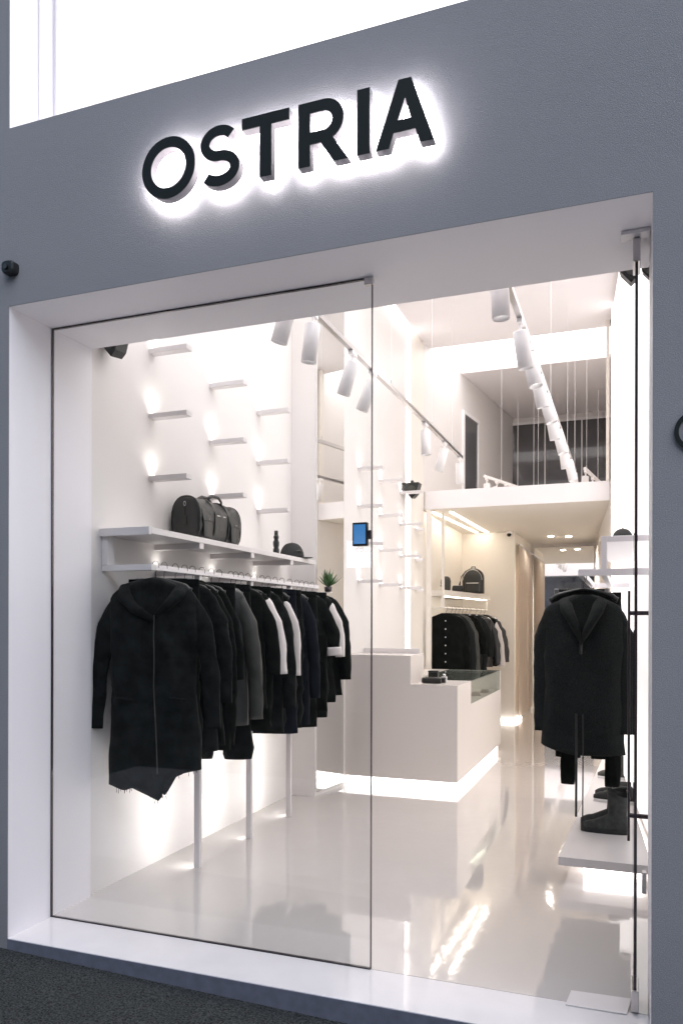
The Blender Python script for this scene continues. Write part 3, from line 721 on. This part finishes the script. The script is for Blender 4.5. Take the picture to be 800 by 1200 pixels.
nlist = [(.06, 's', dict(L=.95, m=cloth, slen=.75, hd=.06, out=.03), 'black shirt with a row of pale buttons at the front of the niche rail', 'shirt'),
 (.16, 's', dict(L=.9, m=cloth2, slen=.7), 'charcoal top right behind the buttoned shirt', 'top'),
 (.24, 's', dict(L=.9, m=leather, slm=greylea, slen=.7), 'dark jacket with patterned grey sleeve on the niche rail', 'jacket'),
 (.32, 'c', dict(m=cloth, L=.95), 'black trousers on the niche rail behind the patterned sleeve', 'trousers'),
 (.40, 's', dict(L=.85, m=cloth, slen=.45), 'black short top in the middle of the niche rail', 'top'),
 (.48, 'c', dict(m=cloth2, L=.95), 'charcoal trousers in the middle of the niche rail', 'trousers'),
 (.57, 's', dict(L=.85, m=cloth2, slen=.5), 'charcoal shirt hanging before the quilted jacket', 'shirt'),
 (.72, 's', dict(L=.75, m=puffm, slen=.62, hd=.09, puff=.16, out=.07), 'black quilted puffer jacket on the niche rail', 'jacket'),
 (.83, 's', dict(L=.75, m=cloth, slm=whitec, slen=.66, out=.08), 'jacket with a broad white sleeve stripe at the niche rail end', 'jacket'),
 (.93, 's', dict(L=.75, m=puffm, slen=.6, hd=.08, puff=.14, out=.09), 'last dark jacket on the niche rail behind the white stripe', 'jacket')]
for i, (t, k, a, lab, cat) in enumerate(nlist):
    x, y = nrail(t); yaw = R(8)
    if k == 's': g_ = top({'top': 'knit_shirt'}.get(cat, cat), s=20+i*1.7, **a); put(g_, x, y, 1.645, yaw, lab, cat)
    else: g_ = tr(a['m'], 20+i*1.3, a['L']); put(g_, x, y, 1.62, yaw, lab, cat)
    if i == 0:
        for j in range(6):
            o = obj('button', lathe(nb(), [(.008, 0), (.008, .003)], (0, 0, 0), 10), plastic, g_, local=True)
            o.matrix_local = Matrix.Translation((.0, -.074, -.10 - .105*j)) @ Matrix.Rotation(R(90), 4, 'X')
    put_hanger(k, x, y+.004, 1.710, yaw, hlab(k, lab), 'clothes hangers on the niche rail')
# backpack and small things on niche shelf
bp = empty('backpack', (-2.12, 8.15, 1.941), 'black leather backpack with front pocket on the niche shelf', 'backpack')
bm = nb(); rings = []
for i in range(13):
    t = i/12; z = .0 + .36*t; wd = .155*(1 - .0*t) if t < .6 else .155*math.sqrt(max(.02, 1-((t-.6)/.42)**2)); dp = .075 if t < .7 else .075*math.sqrt(max(.05, 1-((t-.7)/.33)**2))
    rings.append([(-2.10 + ell(wd, dp, .6, 2*math.pi*k/28)[0], 8.15 + ell(wd, dp, .6, 2*math.pi*k/28)[1], 1.942+z) for k in range(28)])
loft(bm, rings); bmesh.ops.recalc_face_normals(bm, faces=bm.faces); obj('body', bm, leather, bp, smooth=True)
pk = obj('pocket', B(-2.20, -1.995, 8.045, 8.08, 1.955, 2.10), leather, bp, bevel=.02)
obj('zip', tube(nb(), [(-2.18, 8.042, 2.085), (-2.01, 8.042, 2.085)], .004, 6), metal, pk)
zz = [(-2.10 + .135*math.cos(R(a)), 8.078, 2.13+.15*math.sin(R(a))) for a in range(0, 181, 12)]
obj('zip', tube(nb(), zz, .004, 6), metal, bp)
obj('strap', tube(nb(), [(-2.21, 8.15, 2.27), (-2.27, 8.12, 2.18), (-2.29, 8.10, 2.06), (-2.24, 8.10, 1.97)], .016, 8, flat=.4), leather, bp, smooth=True)
obj('handle', tube(nb(), [(-2.14, 8.17, 2.29), (-2.13, 8.18, 2.325), (-2.08, 8.18, 2.325), (-2.07, 8.17, 2.29)], .008, 8), leather, bp, smooth=True)
t = empty('bucket_bag', (-2.30, 7.15, 1.941), 'rounded black bag left of the backpack, behind the thin post', 'bag')
obj('body', lathe(nb(), [(.055, 0), (.062, .02), (.062, .13), (.052, .17), (.025, .19)], (-2.27, 7.15, 1.942)), leather, t, smooth=True)
obj('handle', tube(nb(), [(-2.33, 7.15, 2.09), (-2.33, 7.13, 2.05), (-2.335, 7.12, 2.0)], .009, 8), leather, t)
t = empty('cosmetic_pouch', (-2.2, 7.5, 1.941), 'low black pouch between rounded bag and backpack', 'pouch')
bm = nb(); loft(bm, [[(-2.19 + ell(a, .04, .7, 2*math.pi*k/20)[0], 7.5 + ell(a, .04*q, .7, 2*math.pi*k/20)[1], 1.942+z) for k in range(20)] for z, a, q in ((0, .075, 1), (.04, .078, 1), (.075, .072, .6), (.085, .06, .2))])
bmesh.ops.recalc_face_normals(bm, faces=bm.faces); obj('body', bm, canvasblk, t, smooth=True); obj('zip', tube(nb(), [(-2.25, 7.5, 2.027), (-2.13, 7.5, 2.027)], .003, 6), metal, t)
# dome camera, curtain
t = empty('security_camera', (-1.73, 9.18, 2.85), 'small white ceiling camera with black lens above the niche', 'camera')
obj('housing', lathe(nb(), [(.03, -.05), (.052, -.03), (.055, 0)], (-1.735, 9.12, 2.929)), plastic, t, smooth=True)
bm = nb(); bmesh.ops.create_uvsphere(bm, u_segments=16, v_segments=10, radius=.034); bmesh.ops.translate(bm, verts=bm.verts, vec=(-1.735, 9.105, 2.878)); obj('lens', bm, lens_blk, t, smooth=True)
t = empty('curtain', (-1.6, 10.2, 0), 'beige fitting room curtain beside the rear mirror', 'curtain')
bm = nb(); rings = []
ny = 120
a_ = [bm.verts.new((-1.615 + .014*math.sin(i*.42), 9.32 + 1.8*i/ny, .06)) for i in range(ny+1)]
b_ = [bm.verts.new((-1.615 + .011*math.sin(i*.42), 9.32 + 1.8*i/ny, 2.72)) for i in range(ny+1)]
for i in range(ny): bm.faces.new((a_[i], a_[i+1], b_[i+1], b_[i]))
bmesh.ops.solidify(bm, geom=list(bm.faces), thickness=.004); obj('fabric', bm, curtm, t, smooth=True)
obj('rod', tube(nb(), [(-1.615, 9.30, 2.74), (-1.615, 11.2, 2.74)], .010, 8), metal, t)

# ------------------------------------------------------------------ track lighting
def track(name, a, b, lab, ts, lean, power, tgt, cabs, size=1.0, top_z=5.0):
    a, b = Vector(a), Vector(b); r = empty(name, a, lab, 'track')
    d = (b - a).normalized(); s = Vector((d.y, -d.x, 0)); bm = nb()
    rings = [[p + s*u*.017 + Vector((0, 0, v*.016)) for u, v in ((-1, -1), (1, -1), (1, 1), (-1, 1))] for p in (a, b)]
    loft(bm, rings); bmesh.ops.recalc_face_normals(bm, faces=bm.faces); obj('rail', bm, metal if size == 1 else plastic, r)
    for c in cabs:
        p = a + (b-a)*c; ca = obj('cable', tube(nb(), [p + Vector((0, 0, .015)), Vector((p.x, p.y, top_z))], .0018, 5), plastic, r)
        obj('cable_grip', tube(nb(), [p + Vector((0, 0, .01)), p + Vector((0, 0, .06))], .006, 8), metal, ca)
    return r
def spotlight(p, lean, lab, power, grp, Lc=.23, rc=.047, col=NEUT, lamp=True, fwd=0.):
    p = Vector(p); r = empty('track_spotlight', p, lab, 'spotlight', grp)
    obj('adapter', box(nb(), -.018, .018, -.05, .05, -.042, -.0165), plastic, r, local=True, bevel=.003)
    k = Vector((0, 0, -.085)); d = Vector((lean, fwd, -1)).normalized()
    obj('arm', tube(nb(), [(0, 0, -.04), (0, 0, -.07), tuple(k + d*.03)], .010, 8), plastic, r, local=True)
    c0 = k - d*.02 + Vector((math.copysign(.03, lean) if lean else 0, 0, -.01)); c0 = k + d*.0
    bm = nb(); s_, u = frame(d, (0, 1, 0)); n = 24; rings = []
    for q, rr in ((.0, .001), (.0, rc*.93), (.006, rc), (Lc, rc), (Lc, rc*.9), (Lc-.03, rc*.86)):
        rings.append([c0 + d*q + s_*rr*math.cos(2*math.pi*j/n) + u*rr*math.sin(2*math.pi*j/n) for j in range(n)])
    loft(bm, rings, cap=False); bmesh.ops.recalc_face_normals(bm, faces=bm.faces)
    o = obj('cylinder', bm, plastic, r, local=True)
    for pf in o.data.polygons: pf.use_smooth = len(pf.vertices) == 4 and abs(pf.normal.dot(d)) < .5
    bm = nb(); rings = [[c0 + d*(Lc-.031) + s_*rr*math.cos(2*math.pi*j/n) + u*rr*math.sin(2*math.pi*j/n) for j in range(n)] for rr in (.001, rc*.85)]
    loft(bm, rings, cap=False); obj('lens', bm, lens_em, r, local=True)
    if lamp:
        l = bpy.data.lights.new('track_lamp', 'SPOT'); l.energy = power; l.spot_size = R(75); l.spot_blend = 1; l.shadow_soft_size = .035; l.color = col
        lo = bpy.data.objects.new('track_lamp', l); COL.objects.link(lo); lo.parent = r; lo.location = c0 + d*(Lc+.01); lo.rotation_euler = d.to_track_quat('-Z', 'Y').to_euler()
    return r
TZ = 3.40
track('light_track', (-1.80, .8, TZ), (-1.80, 5.85, TZ), 'long suspended track over the left clothes rack', None, 0, 0, 0, (.08, .45, .72, .9))
for i, (y, ln) in enumerate(((1.09, -.30), (1.43, -.12), (2.15, -.32), (2.60, -.42), (4.17, .05), (4.98, -.28), (5.74, .02))):
    spotlight((-1.80, y, TZ), ln, ('first', 'second', 'third', 'fourth', 'fifth', 'sixth', 'seventh')[i] + ' white spotlight from the window on the left track', 7, 'spotlights on the left track')
track('light_track', (-.64, .8, TZ), (-.64, 7.1, TZ), 'long suspended track running along the right side', None, 0, 0, 0, (.14, .5, .8, .99))
o9 = ('first', 'second', 'third', 'fourth', 'fifth', 'sixth', 'seventh', 'eighth', 'ninth', 'tenth')
for i, y in enumerate((1.15, 1.98, 2.42, 2.9, 3.4, 3.95, 4.6, 5.25, 6.0, 6.75)):
    spotlight((-.64, y, TZ), (.05, .14, .22, .18, .28, .16, .25, .12, .22, .1)[i], o9[i] + ' white spotlight from the window on the right track', 9, 'spotlights on the right track', fwd=(.0, .1, -.1, .15, 0, .1, -.1, .1, 0, .1)[i])
track('rear_light_track', (-1.732, 6.9, 3.377), (-1.10, 7.55, 3.20), 'short slanted track above the mezzanine edge', None, 0, 0, 0, (.3, .95), 2)
for i, (t, ln) in enumerate(((.05, 0), (.22, -.35), (.38, -.2), (.55, .1))):
    spotlight((-1.732+.632*t, 6.9+.65*t, 3.377-.177*t), ln, o9[i] + ' small spotlight from the left on the slanted mezzanine track', 4, 'spotlights on the slanted mezzanine track', .19, .042, lamp=False)
track('rear_light_track', (-.52, 6.95, 3.40), (-.31, 7.4, 3.24), 'short track at the right end of the mezzanine edge', None, 0, 0, 0, (.1,), 2)
for i, t in enumerate((.05, .4)):
    spotlight((-.52+.21*t, 6.95+.45*t, 3.40-.16*t), -.1, ('left', 'right')[i] + ' spotlight on the short right mezzanine track', 4, 'spotlights on the short mezzanine track', .19, .042, lamp=False)
# hanging rods in front of the rear window
for i, x in enumerate((-1.62, -1.38, -.78, -.45)):
    t = obj('hanging_rod', tube(nb(), [(x, 9.2, 3.16), (x, 9.2, 4.99)], .004, 6), plastic, None, loc=(x, 9.2, 3.16))
    tag(t, o9[i] + ' thin white vertical rod from the left before the dark rear window', 'rod', 'thin rods before the rear window')

# ------------------------------------------------------------------ wedge loudspeakers
def speaker(x, y, z, s, lab, yaw=0, side=1):
    r = empty('wedge_speaker', (x, y, z), lab, 'loudspeaker', rz=yaw)
    bm = nb(); a = [bm.verts.new(p) for p in ((-.07*s, -.05*s, .06*s), (.07*s, -.05*s, .06*s), (.045*s, -.045*s, -.03*s), (.01*s, -.04*s, -.065*s), (-.055*s, -.045*s, .01*s))]
    b = [bm.verts.new((v.co.x*.9, .07*s, v.co.z*.9+.01*s)) for v in a]
    bm.faces.new(a[::-1]); bm.faces.new(b)
    for i in range(5): bm.faces.new((a[i], a[(i+1) % 5], b[(i+1) % 5], b[i]))
    bmesh.ops.recalc_face_normals(bm, faces=bm.faces); obj('cabinet', bm, blk, r, local=True, bevel=.004)
    obj('grille', tube(nb(), [(.012*s, -.052*s, .008*s), (.012*s, -.049*s, .008*s)], .03*s, 18), greylea, r, local=True)
    obj('bracket', box(nb(), -.01*s, .01*s, .0, .03*s, .055*s, .085*s), darkm, r, local=True)
    return r
speaker(-2.712, .72, 3.045, .95, 'black wedge speaker under the lintel at the left wall')
speaker(-.005, .72, 3.035, .72, 'black wedge speaker under the lintel left of the door edge')
t = speaker(.072, .76, 3.045, .42, 'smaller black wedge speaker right of the door edge under the lintel')
speaker(-2.40, 5.9, 3.06, 1.5, 'black wedge speaker crossing the vertical light strip on the far wall')

# ------------------------------------------------------------------ right side: display frame, hoodie, platform, shoes
rf = empty('garment_rack', (-.1, 2.6, 1.8), 'pale metal display frame with rail on the right wall', 'clothes rack')
bm = nb(); box(bm, -.292, .115, 1.985, 2.02, 1.795, 1.835); box(bm, -.297, -.262, 2.021, 3.6, 1.795, 1.83); box(bm, -.165, -.13, 2.021, 3.6, 1.795, 1.83); box(bm, -.297, .0, 3.601, 3.63, 1.795, 1.83)
obj('rail', bm, reveal, rf, bevel=.002)
bm = nb(); box(bm, -.163, -.13, 1.985, 2.02, 1.836, 2.03); box(bm, -.129, .11, 1.985, 2.02, 1.995, 2.03)
obj('upright', bm, reveal, rf, bevel=.002)
obj('top_shelf', B(-.163, .02, 2.021, 3.6, 1.998, 2.028), reveal, rf, bevel=.002)
pf = obj('display_platform', prism(nb(), [(-.388, 1.763), (.12, 1.763), (-.1, 5.3), (-.26, 5.3)], .10, .15), shelfm, None, bevel=.002); tag(pf, 'low pale floating platform for shoes along the right wall', 'platform')
u = obj('led_base', prism(nb(), [(-.26, 1.98), (.08, 1.98), (-.13, 5.2), (-.20, 5.2)], .003, .098), ledb, pf)
hd = top('hooded_sweater', L=.98, hw=.235, hd=.07, m=cloth2, slen=.74, s=9.1, out=.012, amp=.014, hem=lambda x: -.975 + .05*(x/.24)**2*(1 if x < 0 else .2))
hb = [(-.012, -.088, -.30), (.035, -.092, -.20), (.085, -.08, -.10), (.10, -.03, -.045), (.08, .03, -.035), (0, .055, -.03),
      (-.08, .03, -.035), (-.10, -.03, -.045), (-.09, -.08, -.09), (-.045, -.094, -.18), (-.004, -.092, -.29)]
obj('hood', tube(nb(), hb, [.012, .034, .042, .042, .04, .04, .04, .042, .044, .038, .014], 16, flat=.75), cloth2, hd, local=True, smooth=True)
obj('collar_label', box(nb(), -.04, .005, -.045, -.040, -.118, -.108), whitec, hd, local=True)
obj('placket', tube(nb(), [(-.008, -.086, -.26), (-.010, -.090, -.36)], .010, 8, flat=.4), leather, hd, local=True)
for x, L_ in ((-.034, -1.34), (.004, -1.40)):
    obj('drawstring', tube(nb(), [(x, -.095, -.72), (x+.002, -.097, -.9), (x, -.090, L_)], .007 if x < 0 else .004, 6, flat=.4), blk, hd, local=True)
put(hd, -.268, 2.06, 1.682, R(0), 'charcoal hooded sweater with long drawstrings hanging at the open door', 'sweater')
put_hanger('s', -.268, 2.065, 1.795, 0, 'black hanger holding the charcoal hooded sweater', 'hangers on the right frame')
right = [(2.16, 'c', dict(m=cloth, L=1.20), 'black trousers clipped directly behind the charcoal hooded sweater', 'trousers'),
 (2.30, 's', dict(L=.95, m=cloth2, slen=.75, out=.06), 'charcoal top second behind the hooded sweater', 'top'),
 (2.44, 's', dict(L=.95, m=cloth, slen=.7), 'black top third behind the hooded sweater', 'top'),
 (2.58, 'c', dict(m=cloth, L=1.1), 'long black trousers further behind the hooded sweater', 'trousers'),
 (2.74, 's', dict(L=.95, m=cloth, slen=.7), 'black top fifth behind the hooded sweater', 'top'),
 (2.92, 's', dict(L=.95, m=denim, slen=.7), 'black jacket near the rear of the right frame', 'jacket'),
 (3.12, 's', dict(L=1.0, m=cloth, slen=.7), 'last black coat on the right frame', 'coat')]
for i, (y, k, a, lab, cat) in enumerate(right):
    x = -.275
    if k == 's': g_ = top({'top': 'knit_shirt'}.get(cat, cat), s=40+i*1.7, **a); put(g_, x, y, 1.70, R(3), lab, cat, None, .86)
    else: g_ = trousers(a['L'], 40+i*1.3, a['m'], lo=.62, lr=.55) if i == 0 else tr(a['m'], 40+i*1.3, a['L']); put(g_, x+(.045 if i == 0 else -.01), y, 1.70, R(3), lab, cat); g_.scale = (.88, 1, 1)
    put_hanger(k, x-.01, y+.004, 1.795, R(3), hlab(k, lab), 'hangers on the right frame')
cap((-.045, 2.35, 2.03), R(200), 'black cap on the upper right shelf', s=.7)

def shoe(name, loc, yaw, lab, cat, grp, high=.0, m=suedem, sole=blk, L=.29, laces=True):
    """toe towards +x in local space"""
    r = empty(name, loc, lab, cat, grp, rz=yaw)
    def wid(t): return .040 + .012*math.sin(math.pi*min(1, t*1.15)) - (.022*((t-.85)/.15)**2 if t > .85 else 0) - (.012*((.08-t)/.08)**2 if t < .08 else 0)
    xs = [i/22 for i in range(23)]
    outl = [(t*L - L/2, wid(t)) for t in xs]
    bm = nb(); prism(bm, [(x, -w_) for x, w_ in outl] + [(x, w_) for x, w_ in outl[::-1]], 0, .022); obj('sole', bm, sole, r, local=True, bevel=.003)
    bm = nb(); rings = []
    for t in xs:
        h_ = .105 - .0*t if t < .35 else .105 - .055*((t-.35)/.4) if t < .75 else .05 - .028*((t-.75)/.25)**2
        h_ *= 1 if t > .03 else .8
        rings.append([(t*L - L/2, wid(t)*.95*math.copysign(abs(math.cos(a))**.8, math.cos(a)), .022 + h_*math.sin(a)) for a in [math.pi*k/14 for k in range(15)]])
    loft(bm, rings, close=True); bmesh.ops.recalc_face_normals(bm, faces=bm.faces); up2 = obj('upper', bm, m, r, local=True, smooth=True)
    if high:
        bm = nb(); rings = []
        for i in range(10):
            t = i/9; z = .05 + (high-.05)*t; cx = -L/2 + .068 - .012*t; hx = .066 - .008*math.sin(t*3.1); rings.append([(cx + hx*math.cos(b), .043*math.sin(b)*(1-.08*t), z + .012*math.sin(b*2)*t) for b in [2*math.pi*k/24 for k in range(24)]])
        loft(bm, rings, cap=False); bmesh.ops.recalc_face_normals(bm, faces=bm.faces); obj('shaft', bm, m, r, local=True, smooth=True)
        obj('side_zip', tube(nb(), [(-L/2+.05, -.044, .06), (-L/2+.045, -.043, high-.02)], .003, 6), darkm, r, local=True)
        obj('heel_tab', tube(nb(), [(-L/2-.004, 0, high-.05), (-L/2-.012, 0, high-.02), (-L/2, 0, high)], .005, 6), darkm, r, local=True)
    if laces:
        for j in range(4):
            x = L*.02 + j*.026; z = .122 - .018*j - .01
            obj('lace', tube(nb(), [(x, -.028, z-.012), (x+.006, 0, z+.004), (x, .028, z-.012)], .003, 6), greylea, r, local=True)
    return r
shoe('ankle_boot', (-.155, 2.42, .151), R(180), 'dark grey suede ankle boot nearest the viewer on the platform', 'boot', 'boots', high=.25, laces=False)
shoe('ankle_boot', (-.165, 2.58, .151), R(180), 'dark grey suede ankle boot just behind the nearest boot', 'boot', 'boots', high=.25, laces=False)
shoe('sneaker', (-.115, 3.35, .151), R(176), 'dark sneaker with white sole behind the boots', 'shoe', 'sneakers', m=canvasblk, sole=rubber)
shoe('sneaker', (-.11, 3.52, .151), R(180), 'second dark white-soled sneaker, right behind the first', 'shoe', 'sneakers', m=canvasblk, sole=rubber)
shoe('high_top_sneaker', (-.12, 4.3, .151), R(180), 'grey high top sneaker at the rear of the platform', 'shoe', 'sneakers', high=.2, m=greylea, sole=rubber)

# black bag hanging at the right wall behind the door glass
hk = empty('hanging_bag', (.12, 1.72, 1.45), 'dark crumpled leather bag hanging on the right wall by the door', 'bag')
bm = nb(); loft(bm, [[(.150 + ell(a, .05, .8, 2*math.pi*k/16)[0] + .006*noise.noise(Vector((k, z*30, 0))), 1.72 + ell(a, .05, .8, 2*math.pi*k/16)[1], 1.42+z) for k in range(16)] for z, a in ((0, .015), (.03, .04), (.08, .05), (.13, .045), (.15, .03))])
bmesh.ops.recalc_face_normals(bm, faces=bm.faces); obj('body', bm, leather, hk, smooth=True); obj('strap', tube(nb(), [(.13, 1.72, 1.56), (.12, 1.72, 1.66), (.15, 1.74, 1.75)], .006, 6), leather, hk)

# ------------------------------------------------------------------ across the street: what the glass mirrors
fb = empty('building', (-4, -9, -.3), 'dark plastered building across the street', 'building')
obj('wall', B(-16, 10, -11, -9, -1, 7.5), mat('street_plaster', (.12, .11, .11), .8, var=(4, .2)), fb)
winm = mat('street_window', (.03, .03, .035), .3)
for x in (-12, -8.6, -1.2, 2.2, 5.6):
    for z in (.9, 4.2):
        o = obj('window', B(x, x+1.5, -8.99, -8.95, z, z+1.7), winm, fb)
        bm = nb(); box(bm, x-.06, x, -8.995, -8.92, z-.06, z+1.76); box(bm, x+1.5, x+1.56, -8.995, -8.92, z-.06, z+1.76); box(bm, x, x+1.5, -8.995, -8.92, z+1.7, z+1.76); box(bm, x, x+1.5, -8.995, -8.92, z-.06, z)
        obj('frame', bm, darkm, o)
lb = empty('lightbox_sign', (-4.05, -8.4, 2.4), 'glowing pale blue shop lightbox across the street', 'sign')
LX0, LX1, LZ0, LZ1 = -4.34, -3.72, 2.43, 2.86
obj('panel', B(LX0, LX1, -8.5, -8.4, LZ0, LZ1), signlight, lb); obj('bracket', B(-4.1, -4.0, -8.94, -8.5, 2.55, 2.65), darkm, lb)
txtm = mat('sign_text', (.02, .03, .08), .5)
def text(s, size, x, z, y, m, parent):
    cu = bpy.data.curves.new('t', 'FONT'); cu.body = s; cu.size = size; cu.extrude = .004; cu.align_x = 'CENTER'
    o = bpy.data.objects.new('t', cu); COL.objects.link(o); dg = bpy.context.evaluated_depsgraph_get()
    me = bpy.data.meshes.new_from_object(o.evaluated_get(dg)); COL.objects.unlink(o); bpy.data.objects.remove(o)
    me.transform(Matrix.Translation(Vector((x, y, z)) - rootloc(parent)) @ Matrix.Rotation(R(180), 4, 'Z') @ Matrix.Rotation(R(90), 4, 'X'))
    me.materials.clear(); me.materials.append(m)
    t = bpy.data.objects.new('lettering', me); COL.objects.link(t); t.parent = parent; return t
text('ELES', .17, -4.03, 2.67, -8.394, txtm, lb); text('PT STORE', .09, -4.03, 2.52, -8.394, txtm, lb)
